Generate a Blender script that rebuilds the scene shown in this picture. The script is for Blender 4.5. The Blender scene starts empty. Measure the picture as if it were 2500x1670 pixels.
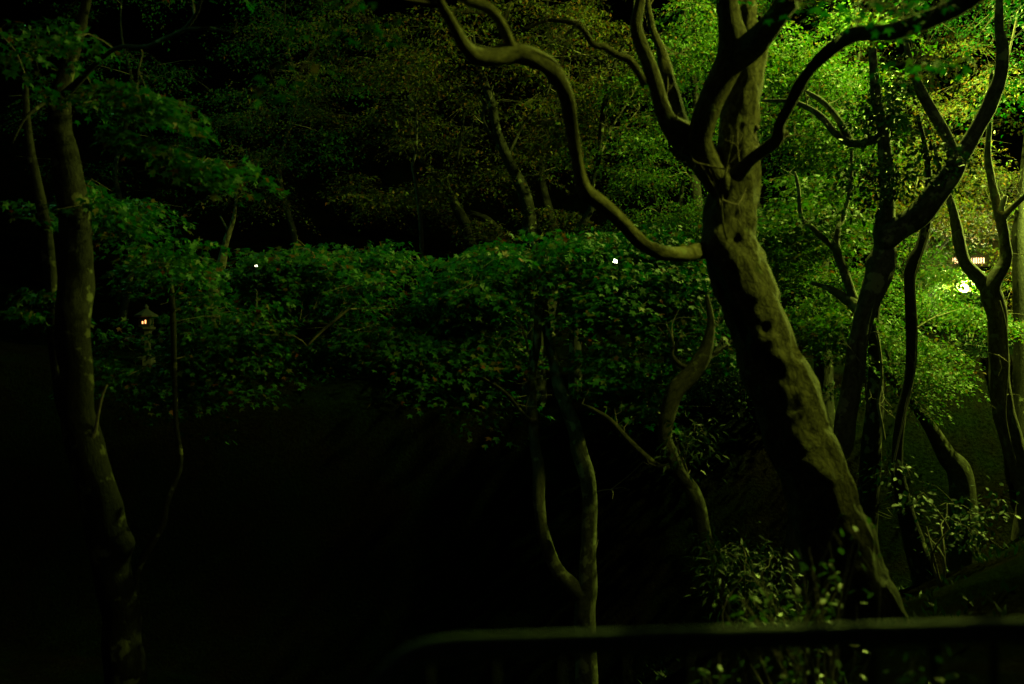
import bpy, math, random
import numpy as np
from mathutils import Vector, noise as mnoise

R = math.radians
rng = np.random.default_rng(7)
random.seed(7)
S = bpy.context.scene
COL = S.collection

# ------------------------------------------------------------------ camera
CAM_H = 1.6
F = 2430.0                       # focal length in pixels of the 2500 px wide photograph (35 mm lens)
cam_d = bpy.data.cameras.new("camera")
cam = bpy.data.objects.new("camera", cam_d)
COL.objects.link(cam)
cam.location = (0, 0, CAM_H)
cam.rotation_euler = (R(90), 0, 0)
cam_d.sensor_width = 36.0
cam_d.lens = 35.0
cam_d.clip_start = 0.05
cam_d.clip_end = 600.0
cam_d.dof.use_dof = True
cam_d.dof.focus_distance = 13.0
cam_d.dof.aperture_fstop = 1.5
S.camera = cam

# ------------------------------------------------------------------ night sky, moon
W = bpy.data.worlds.new("World")
S.world = W
W.use_nodes = True
wn = W.node_tree
sky = wn.nodes.new("ShaderNodeTexSky")
sky.sky_type = 'NISHITA'
sky.sun_disc = False
sky.sun_elevation = R(38)
sky.sun_rotation = R(200)
bgn = wn.nodes["Background"]
wn.links.new(sky.outputs[0], bgn.inputs[0])
bgn.inputs[1].default_value = 0.00035
sun_d = bpy.data.lights.new("moon", 'SUN')
sun_d.energy = 0.0025
sun_d.angle = R(0.5)
sun_d.color = (1.0, 0.95, 0.85)
moon = bpy.data.objects.new("moon", sun_d)
COL.objects.link(moon)
moon.rotation_euler = (R(52), 0, R(-20))

# ------------------------------------------------------------------ exposure, render
S.view_settings.view_transform = 'Standard'
S.view_settings.look = 'None'
S.view_settings.exposure = -0.3
S.view_settings.gamma = 1.0
S.view_settings.use_curve_mapping = False
S.render.engine = 'CYCLES'
S.cycles.max_bounces = 5
S.cycles.diffuse_bounces = 2
S.cycles.glossy_bounces = 2
S.cycles.transmission_bounces = 3
S.cycles.use_denoising = True
S.cycles.sample_clamp_indirect = 2.0
S.cycles.caustics_reflective = False
S.cycles.caustics_refractive = False

# lamp powers (W) and colours; the crown fill and rim lamps are added
SIDE_LAMP = 1000.0
HILL_LAMP = 2300.0
RIM_LAMP = 2500.0
SIDE_COL = (0.84, 1.0, 0.10)
HILL_COL = (0.74, 1.0, 0.11)
PATH_LAMP = 110.0
CROWN_FILL = 240.0
PATH_COL = (0.16, 1.0, 0.30)

# ------------------------------------------------------------------ helpers
def P(u, v, y):
    """a point of the place: photograph direction (u, v) at depth y metres"""
    return np.array(((u - 1250.0) / F * y, y, CAM_H + (835.0 - v) / F * y))

def sm(a, b, x):
    t = min(1.0, max(0.0, (x - a) / (b - a)))
    return t * t * (3 - 2 * t)

GY = [-60, 2.2, 2.8, 4, 7, 9, 10.6, 12.2, 12.8, 14.5, 16, 22, 30, 45, 80, 200]
GZ = [0.0, 0.0, -0.45, -0.85, -1.25, -1.9, -2.4, -2.6, 0.8, 1.3, 1.45, 2.2, 5.0, 16, 40, 70]
def ground(x, y):
    g = float(np.interp(y, GY, GZ))
    near = sm(2.2, 4.0, y)
    far = 1.0 - sm(9.5, 13.0, y)
    g += near * far * sm(0.4, 2.4, x) * 0.95
    if x > 2.9:
        b = 0.45 * (x - 2.9) + 0.18 * max(0.0, x - 4.6) ** 1.5
        g += near * (1.0 - 0.85 * sm(10.0, 14.0, y)) * min(b, 3.3)
    if x < -3.0 and y > 4:
        g += 0.15 * (-3.0 - x) * sm(4, 8, y) * (1 - 0.6 * sm(12, 16, y))
    n = mnoise.noise(Vector((x * .35, y * .35, 0))) * .22 + mnoise.noise(Vector((x * 1.3, y * 1.3, 5))) * .07
    return g + n * sm(2.4, 4.0, y)

def tag(o, label=None, cat=None, group=None, kind=None):
    if label: o["label"] = label
    if cat: o["category"] = cat
    if group: o["group"] = group
    if kind: o["kind"] = kind
    return o

def empty(name, loc):
    o = bpy.data.objects.new(name, None)
    o.empty_display_size = 0.2
    COL.objects.link(o)
    o.location = tuple(float(c) for c in loc)
    return o

def root_of(parent):
    off = np.zeros(3)
    while parent is not None:
        off += np.array(parent.location)
        parent = parent.parent
    return off

class MB:
    """collects shapes in world coordinates; build() links them as one mesh object"""
    def __init__(s):
        s.v = []; s.f = []; s.attr = []; s.n = 0
    def add(s, v, f, attr=None):
        v = np.asarray(v, float).reshape(-1, 3)
        s.v.append(v)
        s.attr.append(v if attr is None else np.asarray(attr, float).reshape(-1, 3))
        s.f.extend([tuple(i + s.n for i in q) for q in f])
        s.n += len(v)
    def box(s, c, d, rz=0.0):
        x, y, z = (q / 2 for q in d)
        p = np.array([(i * x, j * y, k * z) for k in (-1, 1) for j in (-1, 1) for i in (-1, 1)])
        ca, sa = math.cos(rz), math.sin(rz)
        p = np.c_[p[:, 0] * ca - p[:, 1] * sa, p[:, 0] * sa + p[:, 1] * ca, p[:, 2]] + np.array(c)
        s.add(p, [(0, 2, 3, 1), (4, 5, 7, 6), (0, 1, 5, 4), (2, 6, 7, 3), (0, 4, 6, 2), (1, 3, 7, 5)])
    def lathe(s, c, prof, n=20):
        v = []; f = []
        for r, z in prof:
            for k in range(n):
                a = 2 * math.pi * k / n
                v.append((c[0] + r * math.cos(a), c[1] + r * math.sin(a), c[2] + z))
        for i in range(len(prof) - 1):
            for k in range(n):
                f.append((i * n + k, i * n + (k + 1) % n, (i + 1) * n + (k + 1) % n, (i + 1) * n + k))
        s.add(v, f)
    def tube(s, pts, rad, n=8, step=None, amp=0.0, freq=6.0, gnarl=0.0, knots=(), cap=True, seed=0.0):
        pts = [np.asarray(p, float) for p in pts]
        q, r = resample(pts, rad, step)
        m = len(q)
        if gnarl and m > 4:
            acc = np.r_[0, np.cumsum(np.linalg.norm(np.diff(q, axis=0), axis=1))]
            for i in range(m):
                k = .16 * r[i] * min(1, i / 3, (m - 1 - i) / 3)
                q[i] = q[i] + k * np.array([mnoise.noise(Vector((acc[i] * 4.0, seed + 11 * j, 0))) for j in (1, 2, 3)])
        t = np.gradient(q, axis=0)
        t /= np.linalg.norm(t, axis=1)[:, None] + 1e-9
        ref = np.array((0.0, -1.0, 0.0))
        if abs(t[0] @ ref) > .9: ref = np.array((1.0, 0, 0))
        u = ref - (ref @ t[0]) * t[0]; u /= np.linalg.norm(u)
        L = 0.0
        V = np.zeros((m, n, 3)); A = np.zeros((m, n, 3))
        for i in range(m):
            if i:
                u = u - (u @ t[i]) * t[i]; u /= np.linalg.norm(u) + 1e-9
                L += np.linalg.norm(q[i] - q[i - 1])
            w = np.cross(t[i], u)
            for k in range(n):
                a = 2 * math.pi * k / n
                d = math.cos(a) * u + math.sin(a) * w
                rr = r[i]
                co = (math.cos(a) * r[i], math.sin(a) * r[i], L)
                if amp:
                    rr += r[i] * amp * mnoise.noise(Vector((co[0] * freq + seed, co[1] * freq, L * freq * .45)))
                if gnarl:
                    e = Vector((co[0] * 11 + seed + 3, co[1] * 11, L * 4.6))
                    h = 1 - abs(mnoise.noise(e)) * 2.2
                    h2 = mnoise.noise(Vector((co[0] * 26 + seed, co[1] * 26, L * 8)))
                    rr += gnarl * (0.55 * h + 0.35 * h2)
                p = q[i] + d * rr
                for kc, kr, kh in knots:
                    dd = np.linalg.norm(p - kc) / kr
                    if dd < 2.2:
                        p = p + d * kh * math.exp(-dd * dd * 1.6)
                V[i, k] = p
                A[i, k] = co
        f = []
        for i in range(m - 1):
            for k in range(n):
                k2 = (k + 1) % n
                f.append((i * n + k, i * n + k2, (i + 1) * n + k2, (i + 1) * n + k))
        if cap:
            f.append(tuple(range(n - 1, -1, -1)))
            f.append(tuple((m - 1) * n + k for k in range(n)))
        s.add(V.reshape(-1, 3), f, A.reshape(-1, 3) + np.array((seed, 0, 0)))
        return q, r
    def build(s, name, mat, parent=None, smooth=True):
        v = np.concatenate(s.v) - root_of(parent)
        me = bpy.data.meshes.new(name)
        me.from_pydata(v.tolist(), [], s.f)
        at = me.attributes.new("bark", 'FLOAT_VECTOR', 'POINT')
        at.data.foreach_set("vector", np.concatenate(s.attr).astype(np.float32).ravel())
        me.materials.append(mat)
        if smooth:
            me.polygons.foreach_set("use_smooth", np.ones(len(me.polygons), bool))
        me.update()
        o = bpy.data.objects.new(name, me)
        COL.objects.link(o)
        o.parent = parent
        return o

def resample(pts, rad, step=None):
    pts = np.array(pts, float); rad = np.array(rad, float)
    m = len(pts)
    out = []; ro = []
    for i in range(m - 1):
        p0 = pts[max(i - 1, 0)]; p1 = pts[i]; p2 = pts[i + 1]; p3 = pts[min(i + 2, m - 1)]
        d = np.linalg.norm(p2 - p1)
        k = max(1, int(math.ceil(d / step))) if step else 1
        for j in range(k):
            t = j / k
            out.append(0.5 * ((2 * p1) + (p2 - p0) * t + (2 * p0 - 5 * p1 + 4 * p2 - p3) * t * t + (3 * p1 - p0 - 3 * p2 + p3) * t ** 3))
            ro.append(rad[i] * (1 - t) + rad[i + 1] * t)
    out.append(pts[-1]); ro.append(rad[-1])
    return np.array(out), np.array(ro)

def mesh_np(name, V, tris_or_quads, mat, parent=None, smooth=False):
    V = np.asarray(V, np.float32) - root_of(parent).astype(np.float32)
    Fc = np.asarray(tris_or_quads, np.int32)
    k = Fc.shape[1]
    me = bpy.data.meshes.new(name)
    me.vertices.add(len(V)); me.vertices.foreach_set("co", V.ravel())
    me.loops.add(Fc.size); me.loops.foreach_set("vertex_index", Fc.ravel())
    me.polygons.add(len(Fc)); me.polygons.foreach_set("loop_start", np.arange(0, Fc.size, k, dtype=np.int32))
    me.materials.append(mat)
    me.update(calc_edges=True)
    o = bpy.data.objects.new(name, me)
    COL.objects.link(o)
    o.parent = parent
    return o

# ------------------------------------------------------------------ materials
def newmat(name):
    m = bpy.data.materials.new(name); m.use_nodes = True
    nt = m.node_tree
    b = nt.nodes["Principled BSDF"]
    return m, nt, b

def ramp(nt, fac, stops):
    r = nt.nodes.new("ShaderNodeValToRGB")
    el = r.color_ramp.elements
    while len(el) < len(stops): el.new(0.5)
    for e, (p, c) in zip(el, stops):
        e.position = p; e.color = (*c, 1)
    nt.links.new(fac, r.inputs[0])
    return r.outputs[0]

def noise_tex(nt, vec, scale, detail=4, rough=.6):
    n = nt.nodes.new("ShaderNodeTexNoise")
    n.inputs["Scale"].default_value = scale
    n.inputs["Detail"].default_value = detail
    n.inputs["Roughness"].default_value = rough
    if vec is not None: nt.links.new(vec, n.inputs["Vector"])
    return n.outputs["Fac"]

def leaf_mat(name, stops, trans=.27, rough=.55, spec=.2):
    m, nt, b = newmat(name)
    g = nt.nodes.new("ShaderNodeNewGeometry")
    c = ramp(nt, g.outputs["Random Per Island"], stops)
    nt.links.new(c, b.inputs["Base Color"])
    b.inputs["Roughness"].default_value = rough
    b.inputs["Specular IOR Level"].default_value = spec
    t = nt.nodes.new("ShaderNodeBsdfTranslucent")
    hs = nt.nodes.new("ShaderNodeHueSaturation")
    hs.inputs["Saturation"].default_value = 1.15
    hs.inputs["Value"].default_value = 1.5
    nt.links.new(c, hs.inputs["Color"]); nt.links.new(hs.outputs[0], t.inputs["Color"])
    mx = nt.nodes.new("ShaderNodeMixShader")
    mx.inputs[0].default_value = trans
    nt.links.new(b.outputs[0], mx.inputs[1]); nt.links.new(t.outputs[0], mx.inputs[2])
    nt.links.new(mx.outputs[0], nt.nodes["Material Output"].inputs[0])
    return m

M = {}
M["green"] = leaf_mat("maple_leaf_green", [(0, (.012, .07, .010)), (.45, (.02, .11, .016)), (.82, (.035, .13, .018)), (.94, (.09, .09, .015)), (1, (.13, .035, .015))])
M["olive"] = leaf_mat("maple_leaf_turning", [(0, (.04, .075, .014)), (.4, (.08, .105, .018)), (.75, (.12, .11, .02)), (.92, (.15, .075, .018)), (1, (.14, .045, .018))])
M["bright"] = leaf_mat("maple_leaf_fresh", [(0, (.03, .09, .012)), (.4, (.05, .13, .018)), (.8, (.085, .145, .02)), (.95, (.13, .13, .025)), (1, (.15, .06, .02))])
M["ever"] = leaf_mat("evergreen_leaf", [(0, (.005, .020, .005)), (.5, (.009, .03, .008)), (1, (.015, .038, .009))], trans=.12, rough=.5, spec=.18)
M["shrub"] = leaf_mat("shrub_leaf", [(0, (.03, .09, .012)), (.5, (.05, .125, .016)), (1, (.09, .14, .02))], trans=.25, rough=.4, spec=.4)

def bark_mat(name, dark, mid, pale, lichen, lich_amt=.62, bump=.6, scale=1.0, crack=.1):
    m, nt, b = newmat(name)
    a = nt.nodes.new("ShaderNodeAttribute"); a.attribute_name = "bark"
    mp = nt.nodes.new("ShaderNodeMapping"); mp.inputs["Scale"].default_value = (1, 1, .6)
    nt.links.new(a.outputs["Vector"], mp.inputs["Vector"])
    n0 = noise_tex(nt, mp.outputs[0], 34 * scale, 8, .7)
    vo = nt.nodes.new("ShaderNodeTexVoronoi"); vo.feature = 'DISTANCE_TO_EDGE'; vo.inputs["Scale"].default_value = 26 * scale
    wv = nt.nodes.new("ShaderNodeVectorMath"); wv.operation = 'ADD'
    ns = nt.nodes.new("ShaderNodeTexNoise"); ns.inputs["Scale"].default_value = 18 * scale; nt.links.new(mp.outputs[0], ns.inputs["Vector"])
    sc = nt.nodes.new("ShaderNodeVectorMath"); sc.operation = 'SCALE'; sc.inputs[3].default_value = .08
    nt.links.new(ns.outputs["Color"], sc.inputs[0]); nt.links.new(mp.outputs[0], wv.inputs[0]); nt.links.new(sc.outputs[0], wv.inputs[1])
    nt.links.new(wv.outputs[0], vo.inputs["Vector"])
    cr = ramp(nt, vo.outputs["Distance"], [(0, (0, 0, 0)), (.16, (1, 1, 1))])
    ml = nt.nodes.new("ShaderNodeMath"); ml.operation = 'MULTIPLY_ADD'; ml.inputs[1].default_value = crack; ml.use_clamp = False
    nt.links.new(cr, ml.inputs[0]); nt.links.new(n0, ml.inputs[2])
    sb = nt.nodes.new("ShaderNodeMath"); sb.operation = 'SUBTRACT'; sb.inputs[1].default_value = crack * .8
    nt.links.new(ml.outputs[0], sb.inputs[0])
    n1 = sb.outputs[0]
    base = ramp(nt, n1, [(.3, dark), (.52, mid), (.75, pale)])
    n2 = noise_tex(nt, a.outputs["Vector"], 9 * scale, 3, .55)
    lm = ramp(nt, n2, [(lich_amt, (0, 0, 0)), (lich_amt + .05, (1, 1, 1))])
    mix = nt.nodes.new("ShaderNodeMix"); mix.data_type = 'RGBA'
    nt.links.new(lm, mix.inputs[0]); nt.links.new(base, mix.inputs[6])
    mix.inputs[7].default_value = (*lichen, 1)
    nt.links.new(mix.outputs[2], b.inputs["Base Color"])
    b.inputs["Roughness"].default_value = .85
    b.inputs["Specular IOR Level"].default_value = .2
    bp = nt.nodes.new("ShaderNodeBump")
    bp.inputs["Strength"].default_value = bump; bp.inputs["Distance"].default_value = .02
    nt.links.new(n1, bp.inputs["Height"]); nt.links.new(bp.outputs[0], b.inputs["Normal"])
    return m
M["bark_main"] = bark_mat("rough_maple_bark", (.022, .021, .010), (.072, .070, .030), (.13, .125, .052), (.11, .13, .045), .64, 1.0, 1.0, .15)
M["bark"] = bark_mat("maple_bark", (.05, .045, .035), (.12, .11, .08), (.20, .18, .13), (.19, .22, .13), .6, .5)
M["bark_lichen"] = bark_mat("lichen_bark", (.045, .045, .03), (.10, .10, .065), (.16, .15, .10), (.24, .26, .14), .56, .6, .8)
M["bark_lit_limb"] = bark_mat("lit_limb_bark", (.05, .048, .022), (.14, .135, .055), (.22, .21, .09), (.17, .19, .08), .64, .8)  # paler copy of the trunk bark; lamplight on the limb put into its colour
M["bark_half_shade"] = bark_mat("half_shaded_mossy_bark", (.018, .018, .012), (.045, .045, .026), (.075, .07, .04), (.12, .13, .05), .6, .7, .9)  # darker bark copy, half shade put into the colour; moss patches are its own
M["bark_shade"] = bark_mat("shaded_lichen_bark", (.008, .008, .006), (.02, .02, .013), (.04, .036, .022), (.14, .15, .07), .61, .6, .9)  # bark copy with shade put into the colour, for silhouetted trunks
M["bark_deep_shade"] = bark_mat("deep_shade_bark", (.005, .005, .004), (.013, .013, .008), (.025, .022, .014), (.09, .095, .045), .6, .6, .9)  # near-black bark copy; the left trunks' shade is painted into its colour
M["twig"] = bark_mat("twig_bark", (.10, .09, .06), (.17, .15, .11), (.25, .22, .16), (.25, .25, .18), .8, .2)

def simple_mat(name, col, rough=.6, metal=0.0, emit=None, strength=0.0, spec=.4, nscale=None, var=.3):
    m, nt, b = newmat(name)
    b.inputs["Roughness"].default_value = rough
    b.inputs["Metallic"].default_value = metal
    b.inputs["Specular IOR Level"].default_value = spec
    if nscale:
        tc = nt.nodes.new("ShaderNodeTexCoord")
        n = noise_tex(nt, tc.outputs["Object"], nscale, 5)
        c = ramp(nt, n, [(.3, tuple(k * (1 - var) for k in col)), (.7, tuple(min(1, k * (1 + var)) for k in col))])
        nt.links.new(c, b.inputs["Base Color"])
        bp = nt.nodes.new("ShaderNodeBump"); bp.inputs["Strength"].default_value = .25; bp.inputs["Distance"].default_value = .01
        nt.links.new(n, bp.inputs["Height"]); nt.links.new(bp.outputs[0], b.inputs["Normal"])
    else:
        b.inputs["Base Color"].default_value = (*col, 1)
    if emit:
        b.inputs["Emission Color"].default_value = (*emit, 1)
        b.inputs["Emission Strength"].default_value = strength
    return m
M["rail"] = simple_mat("painted_rail_metal", (.055, .095, .062), .65, .0, nscale=45, var=.45, spec=.15)
M["baluster"] = simple_mat("baluster_metal", (.012, .012, .011), .85, 0, nscale=50, spec=.05)
M["pole"] = simple_mat("lamp_pole_metal", (.08, .08, .075), .45, .5, nscale=30)
M["globe_white"] = simple_mat("lamp_globe_lit", (.8, .8, .7), .4, emit=(1.0, 1.0, .42), strength=2600)
M["bulb"] = simple_mat("bulb_lit", (.8, .8, .7), .4, emit=(.95, 1, .6), strength=30)
M["globe_green"] = simple_mat("far_globe_lit", (.8, .8, .7), .4, emit=(.85, 1.0, .62), strength=60)
M["globe_small"] = simple_mat("small_globe_lit", (.8, .8, .7), .4, emit=(1, 1, .75), strength=12)
M["warm"] = simple_mat("warm_window_lit", (.8, .7, .5), .5, emit=(1.0, .62, .28), strength=4.5)
M["lantern"] = simple_mat("lantern_pane_lit", (.8, .6, .4), .5, emit=(1.0, .42, .14), strength=3.2)
M["stone"] = simple_mat("lantern_stone", (.02, .02, .017), .85, nscale=25)
M["wood"] = simple_mat("dark_timber", (.09, .065, .04), .7, nscale=12)
M["plaster"] = simple_mat("weathered_board", (.06, .05, .035), .85, nscale=6, var=.12)
M["rooftile"] = simple_mat("roof_tile", (.07, .07, .07), .6, nscale=20)
M["palewood"] = simple_mat("cut_wood_pale", (.6, .52, .38), .8, nscale=30, var=.15)
M["path"] = simple_mat("path_gravel_asphalt", (.06, .058, .052), .9, nscale=40, var=.4)
def ground_mat():
    m, nt, b = newmat("forest_floor")
    tc = nt.nodes.new("ShaderNodeTexCoord")
    n1 = noise_tex(nt, tc.outputs["Object"], 1.1, 5)
    n2 = noise_tex(nt, tc.outputs["Object"], 26, 6, .7)
    c1 = ramp(nt, n1, [(.4, (.009, .007, .0045)), (.62, (.006, .011, .004))])
    c2 = ramp(nt, n2, [(.35, (.35, .35, .35)), (.7, (1.3, 1.3, 1.3))])
    mx = nt.nodes.new("ShaderNodeMix"); mx.data_type = 'RGBA'; mx.blend_type = 'MULTIPLY'; mx.inputs[0].default_value = 1
    nt.links.new(c1, mx.inputs[6]); nt.links.new(c2, mx.inputs[7])
    nt.links.new(mx.outputs[2], b.inputs["Base Color"])
    b.inputs["Roughness"].default_value = 1.0; b.inputs["Specular IOR Level"].default_value = 0.0
    bp = nt.nodes.new("ShaderNodeBump"); bp.inputs["Strength"].default_value = .9; bp.inputs["Distance"].default_value = .06
    nt.links.new(n2, bp.inputs["Height"]); nt.links.new(bp.outputs[0], b.inputs["Normal"])
    return m
M["ground"] = ground_mat()

# ------------------------------------------------------------------ ground, path
def build_ground():
    xs = np.concatenate([np.linspace(-160, -20, 26), np.linspace(-19, 19, 153), np.linspace(20, 160, 26)])
    ys = np.concatenate([np.linspace(-40, 1.5, 12), np.linspace(1.8, 30, 142), np.linspace(31, 190, 44)])
    V = np.array([(x, y, ground(x, y)) for y in ys for x in xs])
    nx = len(xs)
    i = np.arange(len(ys) - 1)[:, None] * nx + np.arange(nx - 1)[None, :]
    i = i.ravel()
    o = mesh_np("ground", V, np.c_[i, i + 1, i + nx + 1, i + nx], M["ground"])
    o.data.polygons.foreach_set("use_smooth", np.ones(len(o.data.polygons), bool))
    tag(o, "dark forest floor falling to a ravine and rising to a wooded hillside", "ground", kind="structure")
    mb = MB()
    n = 30
    v = []
    for k in range(n + 1):
        x = -14 + 28 * k / n
        v += [(x, -1.6, .004 + ground(x, -1.6)), (x, 1.95 + .05 * math.sin(x * 3), .006)]
    mb.add(v, [(2 * k, 2 * k + 2, 2 * k + 3, 2 * k + 1) for k in range(n)])
    tag(mb.build("path", M["path"]), "paved walking path along the railing", "path", kind="structure")
build_ground()

# ------------------------------------------------------------------ foliage
def star(nl, notch=.38, spread=125.0, fold=.12):
    """palmate maple leaf as a fan: stalk point, then tip / notch / tip ..."""
    v = [(0.0, 0.0, 0.0)]
    for k in range(nl):
        a = R(-spread + 2 * spread * k / (nl - 1))
        ln = 1.0 - .48 * (abs(a) / R(spread)) ** 1.3
        v.append((math.cos(a) * ln + .25, math.sin(a) * ln, -fold * ln * ln))
        if k < nl - 1:
            a2 = R(-spread + 2 * spread * (k + .5) / (nl - 1))
            v.append((math.cos(a2) * notch + .25, math.sin(a2) * notch, .02))
    m = len(v)
    return np.array(v) * np.array((.62, .62, .62)), np.array([(0, i, i + 1) for i in range(1, m - 1)])
T_MAPLE = star(5)
T_MAPLE3 = star(3, .42, 80.0)
T_OVAL = (np.array([(0, 0, 0), (.35, -.2, .03), (.75, -.17, .0), (1, 0, -.06), (.75, .17, .0), (.35, .2, .03)]),
          np.array([(0, 1, 5), (1, 2, 4), (1, 4, 5), (2, 3, 4)]))
T_LANCE = (np.array([(0, 0, 0), (.45, -.11, .02), (1, 0, -.12), (.45, .11, .02)]), np.array([(0, 1, 3), (1, 2, 3)]))

def unit(a):
    return a / (np.linalg.norm(a, axis=1)[:, None] + 1e-9)

def leaves_mesh(pos, axis, up, size, tmpl):
    A = unit(axis)
    N = unit(up - (up * A).sum(1)[:, None] * A)
    B = np.cross(N, A)
    tv, tf = tmpl
    V = pos[:, None, :] + size[:, None, None] * (tv[None, :, 0, None] * A[:, None, :] + tv[None, :, 1, None] * B[:, None, :] + tv[None, :, 2, None] * N[:, None, :])
    k = len(tv)
    Fc = (np.arange(len(pos))[:, None, None] * k + tf[None]).reshape(-1, 3)
    return V.reshape(-1, 3), Fc

def spray(c, rad, n, droop=.4, size=.055, jitter=.42, flat=.06, tilt=None):
    a = rng.uniform(0, 2 * math.pi, n)
    r = rad * np.sqrt(rng.uniform(0.0, 1, n))
    el = rng.uniform(.55, 1.0); ea = rng.uniform(0, math.pi)
    x = r * np.cos(a); y = r * np.sin(a) * el
    x, y = x * math.cos(ea) - y * math.sin(ea), x * math.sin(ea) + y * math.cos(ea)
    tl = rng.normal(0, .28, 2) if tilt is None else tilt
    z = -droop * r * r / rad + x * tl[0] + y * tl[1] + rng.normal(0, flat * rad, n)
    pos = c + np.c_[x, y, z]
    ax = np.c_[x, y, -np.full(n, rad * .35)] + rng.normal(0, rad * .45, (n, 3))
    up = np.c_[x * .5 / rad, y * .5 / rad, np.ones(n)] + rng.normal(0, jitter, (n, 3))
    sz = size * rng.uniform(.65, 1.2, n)
    return pos, ax, up, sz

ALL_TREES = []
GAPS = [(1503, 638, 13, .8, 21), (2352, 705, 20, .3, 15.5), (357, 787, 14, .97, 13.2), (626, 649, 10, .95, 21), (2390, 636, 24, .8, 23), (2325, 634, 16, .7, 23)]   # thin spots in the foliage
class Tree:
    def __init__(s, name, label, base, cat="tree", group=None, bark="bark"):
        s.root = empty(name, base); tag(s.root, label, cat, group)
        s.bark = bark; s.skel = []; s.leaf = {}; s.twig = MB(); s.ntwig = 0
        s.seed = float(len(ALL_TREES)) * 3.7
        ALL_TREES.append(s)
    def limb(s, name, px, y0, y1=None, n=12, step=.06, amp=.12, gnarl=0.0, knots=(), parent=None, bark=None, freq=6.0, ground_it=False):
        y1 = y0 if y1 is None else y1
        pts = []; rad = []
        for i, q in enumerate(px):
            y = q[3] if len(q) > 3 else y0 + (y1 - y0) * i / max(1, len(px) - 1)
            pts.append(P(q[0], q[1], y)); rad.append(max(.0035, q[2] / 2 / F * y))
        if ground_it:
            b = pts[0].copy(); g = ground(b[0], b[1])
            if b[2] > g - .1:
                pts.insert(0, np.array((b[0], b[1], g - .15))); rad.insert(0, rad[0] * 1.45)
        mb = MB()
        q, r = mb.tube(pts, rad, n, step, amp, freq, gnarl, knots, seed=s.seed + len(s.skel))
        s.skel.append(q)
        return mb.build(name, M[bark or s.bark], parent or s.root)
    def trunk(s, px, y0, y1=None, **k):
        return s.limb("trunk", px, y0, y1, ground_it=True, **k)
    def pads(s, kind, lst, nl=80, size=.055, rad=(.28, .56), tmpl=None, droop=.38, jitter=.36, flat=.04, twigs=True, tilt=None, clump=.04):
        sk = np.concatenate(s.skel)
        cs = []
        for (u, v, ru, rv, ya, yb, cnt) in lst:
            for _ in range(cnt):
                a = rng.uniform(0, 2 * math.pi); rr = math.sqrt(rng.uniform(0, 1))
                for _try in range(7):
                    c = P(u + ru * rr * math.cos(a), v + rv * rr * math.sin(a), rng.uniform(ya, yb))
                    if mnoise.noise(Vector((c[0] * .95, c[1] * .95, c[2] * 2.1))) > clump: break
                    a = rng.uniform(0, 2 * math.pi); rr = math.sqrt(rng.uniform(0, 1))
                else:
                    continue
                cs.append(c)
        cs.sort(key=lambda c: float(np.linalg.norm(sk - c, axis=1).min()))
        nodes = sk.copy(); nr = np.full(len(sk), .03)
        for c in cs:
            R_ = rng.uniform(*rad)
            n = int(nl * (R_ / .32) ** 1.6)
            t = tilt if tilt is None else (tilt[0] + rng.normal(0, .1), tilt[1] + rng.normal(0, .1))
            s.leaf.setdefault((kind, id(tmpl) if tmpl else 0), [tmpl, []])[1].append(spray(c, R_, n, droop, size, jitter, flat, t))
            if not twigs: continue
            d = np.linalg.norm(nodes - c, axis=1) + .5 * np.maximum(0, nodes[:, 2] - c[2])
            j = int(np.argmin(d)); b = nodes[j]
            L = np.linalg.norm(c - b)
            if L > .1:
                r0 = min(nr[j] * .8, .004 + .006 * L, .016)
                p1 = b * .7 + c * .3 + np.array((0, 0, .06 * L)) + rng.normal(0, .06 * L, 3)
                p2 = b * .35 + c * .65 + np.array((0, 0, .07 * L)) + rng.normal(0, .05 * L, 3)
                q, qr = s.twig.tube([b, p1, p2, c], [r0, r0 * .8, r0 * .6, max(.0016, r0 * .35)], 5, .15, cap=False, seed=s.seed)
                nodes = np.concatenate([nodes, q[1:]]); nr = np.concatenate([nr, qr[1:]])
                s.ntwig += 1
                for _k in range(2):
                    e = c + np.append(rng.normal(0, R_ * .5, 2), rng.normal(-.06, .05))
                    s.twig.tube([p2, c * .5 + e * .5 + np.array((0, 0, .02)), e], [r0 * .4, .002, .0012], 4, None, cap=False, seed=s.seed)
    def side_twigs(s, count, length=(.12, .4), first=1):
        """short bare shoots and spurs along the limbs"""
        for q in s.skel[first:]:
            if len(q) < 6: continue
            for _ in range(count):
                i = int(rng.integers(2, len(q) - 2)); b = q[i]
                tdir = q[i + 1] - q[i]; tdir = tdir / (np.linalg.norm(tdir) + 1e-9)
                d = rng.normal(0, 1, 3) + np.array((0, 0, .5)) + tdir * .5; d /= np.linalg.norm(d)
                L = rng.uniform(*length)
                m = b + d * L * .5 + rng.normal(0, .08 * L, 3); e = b + d * L + rng.normal(0, .18 * L, 3)
                r0 = .0045 + .006 * L
                s.twig.tube([b, m, e], [r0, r0 * .7, .0015], 5, .06, cap=False, seed=s.seed); s.ntwig += 1
                for _k in range(2):
                    e2 = m + (d + rng.normal(0, .7, 3)) * L * .35
                    s.twig.tube([m, m * .5 + e2 * .5 + rng.normal(0, .02, 3), e2], [r0 * .5, r0 * .35, .001], 4, None, cap=False, seed=s.seed)
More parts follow.
